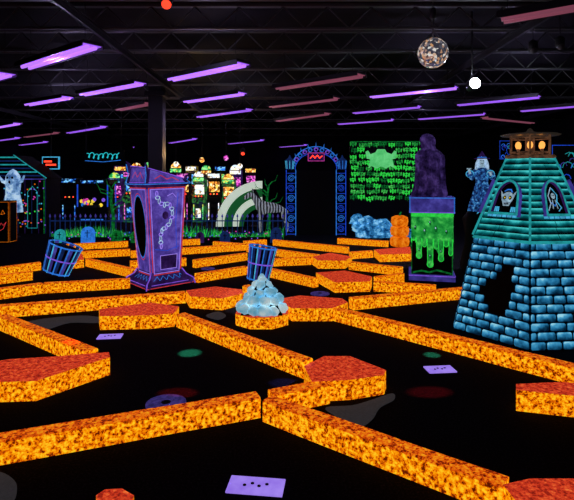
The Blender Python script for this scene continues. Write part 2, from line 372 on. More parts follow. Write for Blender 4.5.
def patch(name,pts,mat,label,cat,h=.006,z=0):
    pts=[P(u,v,0) for u,v in pts]; c=sum(pts,Vector())/len(pts)
    n=len(pts); out=[]
    for i in range(n):
        p0,p1,p2,p3=pts[i-1],pts[i],pts[(i+1)%n],pts[(i+2)%n]
        for t in (0,.25,.5,.75):
            out.append(.5*((2*p1)+(p2-p0)*t+(2*p0-5*p1+4*p2-p3)*t*t+(3*p1-p0-3*p2+p3)*t**3))
    b=MB(); b.prism([(p.x-c.x,p.y-c.y) for p in out],0,h,mat); return b.build(name,loc=(c.x,c.y,z),label=label,cat=cat)
lab='flat dark grey kidney-shaped hazard patch set on black carpet'
patch('hazard_patch',[(352,406),(370,401),(392,394),(394,400),(380,408),(372,420),(358,427),(335,416),(326,408)],'felt',lab,'golf hazard')
patch('hazard_patch',[(20,324),(45,319),(80,316),(100,318),(98,323),(70,323),(45,330),(28,328)],'felt',lab,'golf hazard')
patch('hazard_patch',[(-40,475),(-5,472),(12,479),(17,490),(8,505),(-40,512)],'felt',lab,'golf hazard')
patch('hazard_patch',[(206,316),(218,312),(226,316),(218,320)],'felt',lab,'golf hazard')
for u,v,r in ((166,404,.15),(320,294,.14),(208,269,.13)):
    p=P(u,v); e=thing('hole_cup','round indigo hole mat with small dark cup on black carpet','golf hole',(p.x,p.y,0),group='round hole mats')
    b=MB(); b.lathe([(r,0),(r,.010),(r*.94,.014),(r*.2,.0145)],'cup',28,smooth=False); b.build('mat',e)
    b=MB(); b.lathe([(r*.24,.0146),(r*.24,.016),(r*.22,.016)],'void',16); b.build('cup',e)
for u,v,rz,w,dd in ((110,337,.12,.25,.15),(256,487,-.12,.31,.15),(440,370,.1,.25,.15)):
    p=P(u,v); e=thing('tee_mat','lavender rectangular tee mat with black dot holes','tee mat',(p.x,p.y,0),rz,group='lavender tee mats')
    b=MB(); b.box((0,0,.006),(w,dd,.012),'lilac'); b.build('mat',e,bevel=.004)
    for i in range(4):
        b=MB(); b.lathe([(.010,.0),(.010,.003)],'void',12); b.build('tee_hole',e,loc=(-w*.2+i*w*.13,.01+(i%2)*.02-.02,.0122))

# ---------------------------------------------------------------- brick lighthouse tower
C=Vector((2.78,5.72,0)); A0=math.radians(244.1)
e=thing('haunted_tower','six-sided blue brick tower with teal plank roof and lantern top','tower',C)
def hexr(R,z): return [Vector((R*math.cos(A0+math.pi/3*k),R*math.sin(A0+math.pi/3*k),z)) for k in range(6)]
def hexq(R0,z0,R1,z1):
    a=hexr(R0,z0);c=hexr(R1,z1); return [Q(a[k],a[(k+1)%6],c[(k+1)%6],c[k]) for k in range(6)]
b=MB(); b.rings([hexr(.9,0),hexr(.65,1.04)],'void')
hole_rows={3:(.44,.62),4:(.36,.72),5:(.33,.74),6:(.35,.74),7:(.5,.74),8:(.57,.76)}
for k,q in enumerate(hexq(.9,0,.65,1.04)):
    rows=12
    for r in range(rows):
        t0=r/rows+.005;t1=(r+1)/rows-.005; nb=5 if r<6 else 4
        xs=[0]+[ (i+(.5 if r%2 else 0)+random.uniform(-.22,.22))/nb for i in range(0 if r%2 else 1,nb)]+[1]
        xs=[x for x in xs if 0<=x<=1]
        for i in range(len(xs)-1):
            s0,s1=xs[i]+.007,xs[i+1]-.007
            if s1-s0<.03: continue
            if k==5 and r in hole_rows:
                h0,h1=hole_rows[r]
                if s1>h0 and s0<h1:
                    if s0<h0-.05: s1=h0
                    elif s1>h1+.05: s0=h1
                    else: continue
            o=.009; g=.006
            j=lambda:random.uniform(-.005,.005)
            x0_,x1_,y0_,y1_=s0+g+j(),s1-g+j(),t0+g+j()*.6,t1-g+j()*.6
            cx_=min(.014,(x1_-x0_)*.25); cy_=(y1_-y0_)*.17
            inner=[(x0_+cx_,y0_+j()*.6),(x1_-cx_,y0_+j()*.6),(x1_,y0_+cy_),(x1_,y1_-cy_),(x1_-cx_,y1_+j()*.6),(x0_+cx_,y1_+j()*.6),(x0_,y1_-cy_),(x0_,y0_+cy_)]
            X0,X1,Y0,Y1=s0,s1,t0,t1
            outer=[(X0+cx_,Y0),(X1-cx_,Y0),(X1,Y0+cy_),(X1,Y1-cy_),(X1-cx_,Y1),(X0+cx_,Y1),(X0,Y1-cy_),(X0,Y0+cy_)]
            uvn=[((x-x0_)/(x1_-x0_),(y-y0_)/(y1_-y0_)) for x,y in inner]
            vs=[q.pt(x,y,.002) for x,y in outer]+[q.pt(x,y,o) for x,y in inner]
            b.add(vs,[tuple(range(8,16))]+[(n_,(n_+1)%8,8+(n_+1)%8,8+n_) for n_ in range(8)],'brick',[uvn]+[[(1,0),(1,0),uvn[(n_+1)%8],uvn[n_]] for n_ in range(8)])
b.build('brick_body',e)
b=MB(); b.rings([hexr(.665,1.02),hexr(.68,1.035),hexr(.665,1.05),hexr(.6,1.06)],'teal'); b.build('eave',e)
b=MB(); b.rings([hexr(.65,1.05),hexr(.26,1.92)],'void')
rq=hexq(.65,1.05,.26,1.92)
for k,q in enumerate(rq):
    for r in range(13):
        t0=r/13;t1=(r+1)/13-.006
        x=random.uniform(.3,.7)
        for a_,b_ in ((.01,x-.005),(x+.005,.99)):
            dz_=random.uniform(-.006,.006)
            b.add([q.pt(a_,t0+dz_,.026),q.pt(b_,t0-dz_*.5,.026),q.pt(b_,t1,.006),q.pt(a_,t1,.006)],[(0,1,2,3)],'plank',[[(0,0),(1,0),(1,1),(0,1)]])
            b.add([q.pt(a_,t0,0),q.pt(b_,t0,0),q.pt(b_,t0-dz_*.5,.026),q.pt(a_,t0+dz_,.026)],[(0,1,2,3)],'void')
b.build('plank_roof',e)
hx=hexr(.675,1.06);hy=hexr(.275,1.93)
for k in range(6):
    b=MB(); b.tube([hx[k],hy[k]],.012,'teal',6); b.build('corner_trim',e)
for k in (5,0,1,4):
    q=rq[k]
    b=MB(); cx,cy=.5,.48
    W=.27 if k in(5,1) else .2; Hh=.17
    arch=[(cx-W,cy-.19),(cx+W,cy-.19),(cx+W,cy+.02)]+[(cx+W*math.cos(a),cy+.02+Hh*math.sin(a)) for a in [math.pi*i/10 for i in range(1,10)]]+[(cx-W,cy+.02)]
    fr=[(cx+(x-cx)*1.2,cy+(y-cy)*1.16) for x,y in arch]
    n_=len(arch); D=.075
    vs=[q.pt(x,y,D) for x,y in fr]+[q.pt(x,y,D) for x,y in arch]+[q.pt(x,y,.0) for x,y in fr]+[q.pt(x,y,.03) for x,y in arch]
    for i in range(n_):
        j_=(i+1)%n_
        b.add([vs[i],vs[j_],vs[n_+j_],vs[n_+i]],[(0,1,2,3)],'teal'); b.add([vs[2*n_+i],vs[2*n_+j_],vs[j_],vs[i]],[(0,1,2,3)],'mpurple'); b.add([vs[n_+i],vs[n_+j_],vs[3*n_+j_],vs[3*n_+i]],[(0,1,2,3)],'dpurple')
    b.poly(q,arch,'void',.034)
    for s0 in range(6): b.stroke(q,[(cx-.29+.105*s0,cy-.235),(cx-.23+.105*s0,cy-.235)],.024,'cyan',.078)
    b.build('arched_window',e)
    b=MB()
    if k in(5,1):
        b.disc(q,cx,cy-.0,.15,.075,'skin',.045); b.poly(q,[(cx-.13,cy-.02),(cx+.13,cy-.02),(cx+.07,cy-.1),(cx-.07,cy-.1)],'skin',.045)
        for s_ in (-1,1):
            b.disc(q,cx+s_*.07,cy+.0,.04,.026,'void',.048); b.disc(q,cx+s_*.065,cy,.014,.010,'yellow',.05)
            b.poly(q,[(cx+s_*.12,cy+.04),(cx+s_*.22,cy+.09),(cx+s_*.15,cy-.01)][::(-1 if s_>0 else 1)],'skin',.045)
            for j in range(3): b.stroke(q,[(cx+s_*(.14+.04*j),cy-.17),(cx+s_*(.15+.035*j),cy-.12)],.016,'cyan',.05)
        b.poly(q,[(cx-.08,cy-.055),(cx+.08,cy-.055),(cx+.05,cy-.085),(cx-.05,cy-.085)],'void',.049)
        for j in range(4): b.stroke(q,[(cx-.05+.034*j,cy-.056),(cx-.05+.034*j,cy-.07)],.007,'white',.051)
        b.stroke(q,[(cx-.1,cy+.08),(cx-.03,cy+.1),(cx+.06,cy+.1),(cx+.1,cy+.07)],.014,'azure',.05)
        lb='pale painted fanged ghoul leaning over the sill'
    else:
        b.stroke(q,[(cx-.02,cy+.13),(cx-.12,cy+.03),(cx-.08,cy-.06),(cx-.15,cy-.14)],.010,'white',.047)
        b.stroke(q,[(cx,cy+.12),(cx+.1,cy+.04),(cx+.06,cy-.04),(cx+.13,cy-.11),(cx+.06,cy-.15)],.010,'cyan',.047)
        b.disc(q,cx,cy+.03,.05,.035,'skin',.046); b.disc(q,cx-.018,cy+.035,.012,.01,'void',.049,8); b.disc(q,cx+.018,cy+.035,.012,.01,'void',.049,8)
        b.stroke(q,[(cx-.06,cy-.05),(cx,cy-.09),(cx+.04,cy-.06)],.009,'azure',.047); b.stroke(q,[(cx-.03,cy-.02),(cx-.05,cy-.12)],.010,'skin',.047); b.stroke(q,[(cx+.03,cy-.02),(cx+.05,cy-.12)],.010,'skin',.047)
        lb='painted hooded figure in pale blue outline'
    b.build('window_figure',e,label=lb)
b=MB(); b.rings([hexr(.29,1.92),hexr(.30,1.94),hexr(.28,1.96)],'brown'); b.build('lantern_deck',e)
for k in range(6):
    b=MB(); v0=hexr(.23,1.96)[k]; v1=hexr(.23,2.18)[k]; b.tube([v0,v1],.010,'brown',6); b.build('lantern_post',e)
b=MB()
for z in (1.99,2.15): b.tube(hexr(.23,z),.008,'brown',5,closed=True)
b.build('lantern_rail',e)
b=MB(); b.lathe([(.05,1.965),(.05,2.17)],'brown',14); b.build('lantern_core',e)
for k in range(6):
    v=hexr(.14,2.07)[k]; b=MB(); b.ball(v,.034,'amber',8,sc=(1,1,1.3)); b.tube([(v.x,v.y,1.97),(v.x,v.y,2.03)],.015,'brown',6); b.build('lamp_bulb',e,label='small glowing amber bulb')
M['roofm']=plain('grey_metal_roof',(.16,.13,.10),.35,.6,.03,(.5,.4,.3))
b=MB(); b.lathe([(.30,2.18),(.32,2.19),(.29,2.20),(.1,2.215),(.04,2.23),(.02,2.26),(.005,2.27)],'roofm',30); b.build('cap',e)

# ---------------------------------------------------------------- purple monument
e=thing('purple_monument','tall crooked violet gothic monument with pale chain and arched opening','monument',(-2.04,8.03,0),rot=(0,math.radians(-1.5),math.radians(39.6)))
def sq(r,z,ox=0): return [Vector((x*r+ox,y*r,z)) for x,y in ((-1,-1),(1,-1),(1,1),(-1,1))]
b=MB()
b.rings([sq(.39,.03),sq(.37,.08),sq(.31,.12),sq(.26,.18),sq(.25,.24)],'dpurple')
for q in boxquads(.39,.39,.03,.08,.37,.37): b.stroke(q,[(0.0,.9),(1,.9)],.012,'violet',.006); b.stroke(q,[(0,.1),(1,.1)],.012,'redline',.006)
for q in boxquads(.31,.31,.12,.18,.26,.26):
    for i in range(5): b.stroke(q,[(.1+.18*i,.05),(.18+.18*i,.95),(.26+.18*i,.05)],.009,'azure',.006)
b.build('plinth',e)
for x in (-1,1):
    for y in (-1,1):
        b=MB(); b.tube([(x*.23,y*.23,.24),(x*.28,y*.28,.14),(x*.35,y*.35,.08),(x*.37,y*.37,.03)],[.03,.04,.05,.04],'dpurple',8)
        b.tube([(x*.26,y*.26,.26),(x*.31,y*.31,.17),(x*.39,y*.39,.11),(x*.41,y*.41,.02)],.010,'violet',5); b.build('foot',e)
lo,hi,z0,z1=.235,.315,.20,1.56
b=MB(); b.rings([sq(lo,z0),sq(hi*.97,1.2),sq(hi,z1)],'purple')
qs=boxquads(lo,lo,z0,z1,hi,hi)
for k,q in enumerate(qs):
    O=.022
    b.stroke(q,[(.015,.005),(.985,.005),(.985,.995),(.015,.995)],.014,'redline',O,True); b.stroke(q,[(.06,.02),(.94,.02),(.94,.98),(.06,.98)],.012,'lilac',O,True)
    if k%2==1:
        arch=[(.5+.37*math.cos(a),.55+.36*math.sin(a)) for a in [2*math.pi*i/20 for i in range(20)]]
        b.poly(q,arch,'void',O+.002); b.stroke(q,arch,.016,'azure',O+.005,True); b.stroke(q,[(.5+(x-.5)*1.1,.55+(y-.55)*1.07) for x,y in arch],.010,'redline',O+.004,True)
    else:
        pan=[(.28,.06),(.84,.06),(.84,.22),(.28,.22)]
        b.poly(q,pan,'dpurple',O); b.stroke(q,pan,.010,'lilac',O+.004,True)
        path=[(.22,.93),(.24,.885),(.28,.845),(.34,.815),(.42,.80),(.5,.81),(.58,.79),(.63,.75),(.65,.70),(.64,.65),(.6,.605),(.54,.57),(.47,.545),(.4,.53),(.34,.505),(.31,.465),(.3,.42),(.3,.375),(.31,.33)]
        for i,(u,v) in enumerate(path):
            ru,rv=(.06,.020) if i%2 else (.032,.03)
            b.stroke(q,[(u+ru*math.cos(a),v+rv*math.sin(a)) for a in [2*math.pi*j/8 for j in range(8)]],.014,'white' if i%3 else 'lilac',O+.006,True)
        b.stroke(q,[(.8,.93),(.76,.6),(.82,.28)],.010,'blue',O+.003); b.stroke(q,[(.12,.3),(.5,.27),(.88,.31)],.010,'blue',O+.003); b.stroke(q,[(.75,.88),(.65,.93),(.5,.9)],.010,'lilac',O+.003)
        b.disc(q,.45,.68,.09,.045,'dpurple',O+.003)
b.build('shaft',e)
b=MB(); b.rings([sq(.315,1.54),sq(.335,1.57),sq(.375,1.61),sq(.38,1.63)],'dpurple')
for q in boxquads(.375,.375,1.60,1.63,.38,.38): b.stroke(q,[(0,.5),(1,.5)],.016,'azure')
b.build('cornice',e)
lowr=sq(.335,1.63); top=[Vector((x*.31,y*.31,1.80+.09*(-x)+.02*y)) for x,y in ((-1,-1),(1,-1),(1,1),(-1,1))]
b=MB(); b.rings([lowr,[ (lowr[i]+top[i])/2*Vector((.93,.93,1)) if False else Vector(((lowr[i].x+top[i].x)/2*.93,(lowr[i].y+top[i].y)/2*.93,(lowr[i].z+top[i].z)/2)) for i in range(4)],top],'dpurple')
for i in range(4):
    q=Q(lowr[i],lowr[(i+1)%4],top[(i+1)%4],top[i]); b.poly(q,[(.06,.08),(.94,.08),(.92,.9),(.08,.9)],'purple',.004); b.stroke(q,[(.02,.03),(.98,.03),(.98,.97),(.02,.97)],.014,'violet',.006,True)
    b.stroke(q,[(.2,.3),(.35,.65),(.5,.35),(.65,.65),(.8,.3)],.012,'redline',.008)
q=Q(*top); b.poly(q,[(.03,.03),(.97,.03),(.97,.97),(.03,.97)],'dpurple',.004)
b.build('crown',e)
for i,(x,y) in enumerate(((-1,-1),(1,-1),(1,1),(-1,1))):
    zt_=top[i].z
    b=MB(); b.tube([(x*.34,y*.34,1.63),(x*.31,y*.31,(1.63+zt_)/2),(x*.33,y*.33,zt_+.02),(x*.365,y*.365,zt_+.07)],[.035,.026,.024,.006],'dpurple',7)
    b.tube([(x*.375,y*.375,1.63),(x*.34,y*.34,(1.63+zt_)/2),(x*.36,y*.36,zt_+.02)],.008,'azure',5); b.build('corner_horn',e)

# ---------------------------------------------------------------- slime box with draped statue
loc=P(437,281); loc.y+=.34
e=thing('slime_pedestal','square black pedestal with rounded green slime drips, purple-blue top block','pedestal',(loc.x,loc.y,0),math.radians(-14))
b=MB(); b.box((0,0,.05),(.74,.74,.10),'mpurple')
for q in boxquads(.37,.37,0,.10): b.stroke(q,[(.01,.85),(.99,.85)],.014,'violet')
b.build('base',e)
b=MB(); b.box((0,0,.61),(.66,.66,1.02),'void')
drips=[(.06,.055,.45),(.19,.062,.74),(.32,.055,.55),(.46,.07,.88),(.60,.06,.58),(.72,.06,.78),(.84,.052,.54),(.95,.045,.68)]
def drip_edge():
    pts=[(0,.55)]
    for c_,hw_,dp in drips:
        bot=1-dp; pts+= [(c_-hw_*1.05,.58),(c_-hw_,.54),(c_-hw_*.85,min(bot+.10,.52))]
        pts+=[(c_+hw_*1.05*math.cos(a),bot+.05+.05*math.sin(a)) for a in [math.pi+math.pi*i/6 for i in range(7)]]
        pts+=[(c_+hw_*.85,min(bot+.10,.52)),(c_+hw_,.54),(c_+hw_*1.05,.58)]
    pts=[(min(max(x,0),1),y) for x,y in pts]+[(1,.55)]
    return pts
for k,q in enumerate(boxquads(.33,.33,.10,1.12)):
    ed_=drip_edge()
    b.poly(q,[(0,1)]+ed_+[(1,1)],'slime',.01); b.stroke(q,ed_,.012,'green',.014)
    b.poly(q,[(0,.94),(1,.94),(1,1),(0,1)],'green',.016)
    for (u,v,r) in ((.19,.4,.02),(.46,.3,.025),(.72,.38,.02),(.33,.7,.04),(.6,.74,.04),(.85,.7,.03),(.1,.76,.03),(.46,.84,.03)):
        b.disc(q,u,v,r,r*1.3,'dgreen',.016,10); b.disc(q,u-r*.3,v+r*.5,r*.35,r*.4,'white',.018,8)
    b.stroke(q,[(.05,.03),(.25,.06),(.45,.04),(.62,.08),(.95,.03)],.03,'dgreen',.012)
    b.stroke(q,[(.012,0),(.012,.7)],.010,'dgreen',.012); b.stroke(q,[(.988,0),(.988,.7)],.010,'dgreen',.012)
b.build('body',e)
b=MB(); b.box((0,0,1.25),(.72,.72,.26),'mpurple')
for q in boxquads(.36,.36,1.12,1.38):
    b.stroke(q,[(0,.96),(1,.96)],.014,'azure'); b.stroke(q,[(0,.04),(1,.04)],.012,'violet'); b.stroke(q,[(.012,0),(.012,1)],.012,'azure'); b.stroke(q,[(.988,0),(.988,1)],.012,'azure')
b.build('top_block',e)
e2=thing('draped_statue','broad dark purple cloth-draped statue standing on slime pedestal','statue',(loc.x-.04,loc.y,1.38))
M['drape']=blotch('dark_violet_cloth',[(.38,(.006,.003,.02)),(.52,(.03,.015,.09)),(.68,(.10,.055,.26))],scale=6,em=.55,dif=1)
b=MB(); b.lathe([(.25,0),(.26,.05),(.235,.3),(.225,.5),(.235,.62),(.23,.70),(.18,.77),(.12,.82),(.115,.88),(.13,.95),(.12,1.01),(.08,1.06),(.01,1.085)],'drape',64,wob=lambda a,z:1+(.10*math.sin(a*11+3*math.sin(z*4))+.10*abs(math.sin(a*4+1.5*z)))*(1.05-z*.75),off=lambda z:(.03*math.sin(z*4),0,0)); b.build('robe',e2)
for a0 in (-2.5,-2.0,-1.45,-.9,-.4):
    b=MB(); b.tube([(.12*math.cos(a0),.12*math.sin(a0),.80),(.235*math.cos(a0),.235*math.sin(a0),.66),(.235*math.cos(a0+.1),.235*math.sin(a0+.1),.35),(.28*math.cos(a0+.05),.28*math.sin(a0+.05),.02)],[.012,.024,.022,.018],'drape',8); b.build('drape_fold',e2)

# ---------------------------------------------------------------- ice rock pile on octagonal platform
p=P(261,330); p.y+=.3
b=MB(); R8=.33
b.prism([(R8*math.cos(math.pi/8+math.pi/4*i),R8*.9*math.sin(math.pi/8+math.pi/4*i)) for i in range(8)],0,.13,'side','red')
b.build('rock_platform',loc=(p.x,p.y,0),label='low octagonal glowing orange base carrying pale rock pile',cat='golf course border')
b=MB(); random.seed(3)
b.add([(-.24,-.2,0.001),(.24,-.2,0.001),(.24,.2,.001),(-.24,.2,.001),(-.03,-.02,.38),(.03,-.02,.38),(.03,.02,.38),(-.03,.02,.38)],[(0,1,5,4),(1,2,6,5),(2,3,7,6),(3,0,4,7),(4,5,6,7),(3,2,1,0)],'void')  # black core put in so gaps between boulders look deeply shaded
lay=[(0,.092,.265,13),(.095,.088,.205,10),(.19,.08,.145,7),(.275,.072,.085,4),(.34,.062,.035,2),(.385,.05,0,1)]
for z,r,R_,n in lay:
    for i in range(n):
        a=2*math.pi*i/n+z*5; rr=r*random.uniform(.8,1.1)
        Rm=Matrix.Rotation(random.uniform(-.5,.5),3,'X')@Matrix.Rotation(random.uniform(-.5,.5),3,'Y')
        b.ball((R_*.9*math.cos(a),R_*.78*math.sin(a),z+rr*.6),rr*.78,'rock',14,sc=(random.uniform(.95,1.25),1,random.uniform(.7,.9)),amp=.4,fr=1.3,seed=i+z*30,R=Rm,zmin=0)
b.build('rock_pile',loc=(p.x,p.y,.132),label='peaked heap of rounded icy blue-white boulders on orange octagonal base',cat='rock pile')

# ---------------------------------------------------------------- tilted barrels
for u,v,ry,w,h,lb in ((49,280,.34,.25,.5,'tilted slatted blue and purple barrel leaning near border'),(257,285,.16,.2,.56,'slightly tilted slatted blue and purple barrel beside border')):
    p=P(u,v); p.y+=w; rr=w
    e=thing('slatted_barrel',lb,'barrel',(p.x,p.y,rr*.85*abs(math.sin(ry))+.01),rot=(0,ry,.15))
    prof=lambda t: rr*(.80+.26*t)
    b=MB(); b.lathe([(prof(k/6)*.9,h*k/6*.9) for k in range(7)],'void',18,smooth=False); b.build('body',e)
    n=13
    for i in range(n):
        a=2*math.pi*i/n; da=.15
        b=MB(); rs=[];r2=[]
        for k in range(7):
            r_=prof(k/6)+.006; z=h*k/6
            rs.append([Vector(((r_+o)*math.cos(a+s_*da),(r_+o)*math.sin(a+s_*da),z)) for s_,o in ((-1,0),(1,0),(1,.01),(-1,.01))])
            r2.append([Vector(((r_+o)*math.cos(a-.10+s_*.04),(r_+o)*math.sin(a-.10+s_*.04),z)) for s_,o in ((-1,0),(1,0),(1,.014),(-1,.014))])
        b.rings(rs,'mpurple' if i%2 else 'navy'); b.rings(r2,'cyan' if i%3==0 else 'azure'); b.build('slat',e)
    for t in (.04,.5,.97):
        b=MB(); r_=prof(t)+.014; b.tube([(r_*math.cos(2*math.pi*j/24),r_*math.sin(2*math.pi*j/24),h*t) for j in range(24)],.012,'violet' if t==.5 else 'azure',6,closed=True); b.build('hoop',e)

# ---------------------------------------------------------------- orange pillar
p=P(402,248)
e=thing('orange_totem','ribbed glowing orange pumpkin totem standing on course','totem',(p.x,p.y+.25,0))
for k,(z,r) in enumerate(((0,.24),(.26,.23),(.5,.21))):
    b=MB(); b.lathe([(r*.6,0),(r*.9,.03),(r,.13),(r*.92,.23),(r*.5,.27)],'orange',36,wob=lambda a,z:1+.08*abs(math.cos(a*6))-.04); b.build('pumpkin',e,loc=(0,0,z))
b=MB(); b.tube([(0,0,.76),(.01,0,.82),(.04,0,.86)],[.03,.022,.018],'dgreen',7); b.build('stem',e)

# ---------------------------------------------------------------- green mural wall
Yw=16
x0,x1=PX(350,Yw),PX(426,Yw); zt=PZ(141,Yw); WW=x1-x0
b=MB(); b.box(((0),0.06,zt/2),(WW,.12,zt),'black')
q=Q((-WW/2,0,0),(WW/2,0,0),(WW/2,0,zt),(-WW/2,0,zt))
random.seed(21)
for c in range(10):
    for r in range(10):
        u=.05+c*.1+random.uniform(-.014,.014); v=.96-r*.066+random.uniform(-.01,.01)
        if .2<u<.62 and r in(1,2): continue
        s_=random.uniform(.9,1.15); w=.044*s_;h_=.030*s_; t=random.uniform(-.6,.6)
        def rp(x,y): return (min(max(u+x*w-y*t*.02,0),1),v+y*h_+x*t*.014)
        shape=[rp(-1,.2),rp(-.9,.9),rp(-.45,.5),rp(0,.9),rp(.45,.5),rp(.9,.9),rp(1,.2),rp(.8,-.7),rp(.4,-.2),rp(0,-1.1),rp(-.4,-.2),rp(-.8,-.7)]
        m_=random.choice(['green','slime','green','slime','dgreen'])
        b.poly(q,shape,m_,.006+.0006*(r%3)); b.disc(q,u-.3*w,v+.15*h_,.18*w,.25*h_,'void',.010,6); b.disc(q,u+.3*w,v+.15*h_,.18*w,.25*h_,'void',.010,6)
b.stroke(q,[(.01,.992),(.99,.992)],.03,'dgreen',.006)
b.build('mural_wall',loc=((x0+x1)/2,Yw,0),label='black partition wall painted with rows of hanging green bats',cat='mural wall')
b=MB()
b.add([(-.40,0,.0),(-.3,0,.06),(-.15,0,-.02),(0,0,.05),(.15,0,-.02),(.3,0,.06),(.42,0,0),(.36,0,.28),(.46,0,.30),(.5,0,.52),(.42,0,.56),(.34,0,.44),(.18,0,.5),(.12,0,.6),(-.12,0,.6),(-.18,0,.5),(-.34,0,.44),(-.42,0,.56),(-.5,0,.52),(-.46,0,.30),(-.36,0,.28)],[tuple(range(20,-1,-1))],'pgreen')
ob=b.build('ghost_banner',loc=(PX(381,Yw),Yw-.022,PZ(168,Yw)),label='pale green draped sheet shape hung on mural wall',cat='banner')
so=ob.modifiers.new('Solid','SOLIDIFY'); so.thickness=.02; so.offset=0
random.seed(11)
b=MB()
for i in range(44):
    t=random.random() if i>14 else i/14; r=random.uniform(.11,.2)
    b.ball((-.8+1.6*t,random.uniform(-.12,.12),random.choice((.06,.18,.34))*(1.35-t)+.03),r,'rockb',8,sc=(1.2,.8,.85),amp=.5,fr=1.5,seed=i,smooth=False,zmin=0)
b.build('boulder_heap',loc=(PX(386,14.3),14.3,0.0),label='long low heap of blue boulders below the green mural',cat='rock pile')

# ---------------------------------------------------------------- blue gate
Yg=14.8
gx0,gx1=PX(291,Yg),PX(341,Yg); gc=(gx0+gx1)/2
e=thing('blue_gateway','curved blue wrought-iron archway with dark doorway and small sign','gateway',(gc,Yg,0))
hw=(gx1-gx0)/2
for sx in (-1,1):
    b=MB(); w=.14
    for dx in (-w,w): b.tube([(sx*hw+dx,0,0),(sx*hw+dx,0,1.95)],.012,'azure' if dx*sx<0 else 'blue',6)
    for i in range(7):
        z=.04+i*.3
        b.tube([(sx*hw-w,0,z),(sx*hw+w,0,z)],.007,'blue',5)
        if i<6:
            b.tube([(sx*hw+(.11-.0035*k)*math.cos(k*.5)*(1 if i%2 else -1),0,z+.15+(.11-.0035*k)*math.sin(k*.5)) for k in range(26)],.008,'azure' if i%2 else 'blue',5)
    b.build('iron_post',e)
    b=MB(); b.lathe([(.08,1.95),(.10,1.98),(.12,2.2),(.14,2.22),(.04,2.3),(.01,2.38)],'navy',8,c=(sx*hw*1.05,0,0))
    for i in range(8):
        a=2*math.pi*i/8; b.tube([(sx*hw*1.05+.105*math.cos(a),.105*math.sin(a),1.97),(sx*hw*1.05+.13*math.cos(a),.13*math.sin(a),2.21)],.009,'cyan' if sx<0 else 'azure',5)
    b.build('post_lantern',e)
b=MB()
for rr,m in ((.0,'blue'),(.18,'azure')):
    b.tube([((hw-.12+rr*.6)*math.cos(a),0,1.95+(.5+rr)*math.sin(a)) for a in [math.pi*i/20 for i in range(21)]],.012,m,6)
for i in range(11):
    a=math.pi*(i+1)/12; cx_,cz_=(hw-.07)*math.cos(a),1.95+.59*math.sin(a)
    b.tube([(cx_+(.07-.002*k)*math.cos(k*.6),0,cz_+(.07-.002*k)*math.sin(k*.6)) for k in range(20)],.007,'violet' if i%2 else 'azure',5)
for i in range(9):
    a=math.pi*(i+1)/10; b.tube([((hw-.0)*math.cos(a),0,1.95+.68*math.sin(a)),((hw+.04)*math.cos(a),0,1.95+.8*math.sin(a))],[.012,.003],'azure',5)
b.build('iron_arch',e)
b=MB(); b.box((0,.12,.98),(hw*2-.3,.05,1.9),'void'); b.build('dark_doorway',e)
b=MB(); b.box((0,-.05,2.32),(.5,.05,.26),'dpurple')
q=Q((-.25,-.076,2.19),(.25,-.076,2.19),(.25,-.076,2.45),(-.25,-.076,2.45))
b.stroke(q,[(.03,.05),(.97,.05),(.97,.95),(.03,.95)],.014,'pink',.005,True)
b.stroke(q,[(.15,.35),(.3,.65),(.42,.4),(.58,.66),(.7,.38),(.85,.6)],.03,'lred',.006)
b.build('sign',e,label='small purple sign with red lit flourish')

# ---------------------------------------------------------------- witch figure
def skin_obj(name,verts,edges,radii,mat,parent=None,loc=(0,0,0),rz=0,sub=2):
    me=bpy.data.meshes.new(name); me.from_pydata(verts,edges,[]); ob=bpy.data.objects.new(name,me); COL.objects.link(ob)
    me.materials.append(M[mat]); ob.location=loc; ob.rotation_euler=(0,0,rz)
    if parent: ob.parent=parent
    sk=ob.modifiers.new('Skin','SKIN'); sk.use_smooth_shade=True
    sv=me.skin_vertices[0].data
    for i,r in enumerate(radii): sv[i].radius=(r,r) if not isinstance(r,tuple) else r
    sv[0].use_root=True
    ss=ob.modifiers.new('Sub','SUBSURF'); ss.levels=sub; ss.render_levels=sub
    return ob
Yv=9.2; wx=PX(482,Yv)
M['robe']=blotch('dark_blue_robe',[(.4,(.004,.01,.04)),(.52,(.015,.07,.28)),(.62,(.06,.32,.7)),(.72,(.4,.7,.9))],scale=12,em=.7,dif=.6)
b=MB()
b.lathe([(.34,0),(.36,.1),(.3,.5),(.32,.95),(.26,1.08)],'void',14,wob=lambda a,z:1+.1*math.sin(a*5+z*8)); b.build('witch_pedestal',loc=(wx,Yv,0),label='tall rough black rock pedestal under the witch figure',cat='pedestal')
e=thing('witch_figure','small witch prop with white hair, dark pointed hat and blue robe','witch figure',(wx,Yv,1.08),math.radians(-20),scale=.64)
vt=[(0,0,.82),(0,0,1.0),(0,0,1.2),(0,-.02,1.3),(0,-.04,1.4),(0,-.05,1.5),
 (.17,0,1.17),(.27,-.1,.98),(.22,-.3,1.08),(.2,-.36,1.12),(-.17,0,1.17),(-.3,-.08,1.0),(-.34,-.28,1.15),(-.35,-.34,1.22),
 (.09,0,.75),(.1,-.02,.42),(.1,0,.06),(.1,-.12,.03),(-.09,0,.75),(-.1,-.02,.42),(-.1,0,.06),(-.1,-.12,.03)]
ed=[(0,1),(1,2),(2,3),(3,4),(4,5),(2,6),(6,7),(7,8),(8,9),(2,10),(10,11),(11,12),(12,13),(0,14),(14,15),(15,16),(16,17),(0,18),(18,19),(19,20),(20,21)]
ra=[.13,.12,.14,.05,.08,.085,.06,.045,.035,.03,.06,.045,.035,.03,.08,.06,.045,.035,.08,.06,.045,.035]
skin_obj('body',vt,ed,ra,'skin',e)
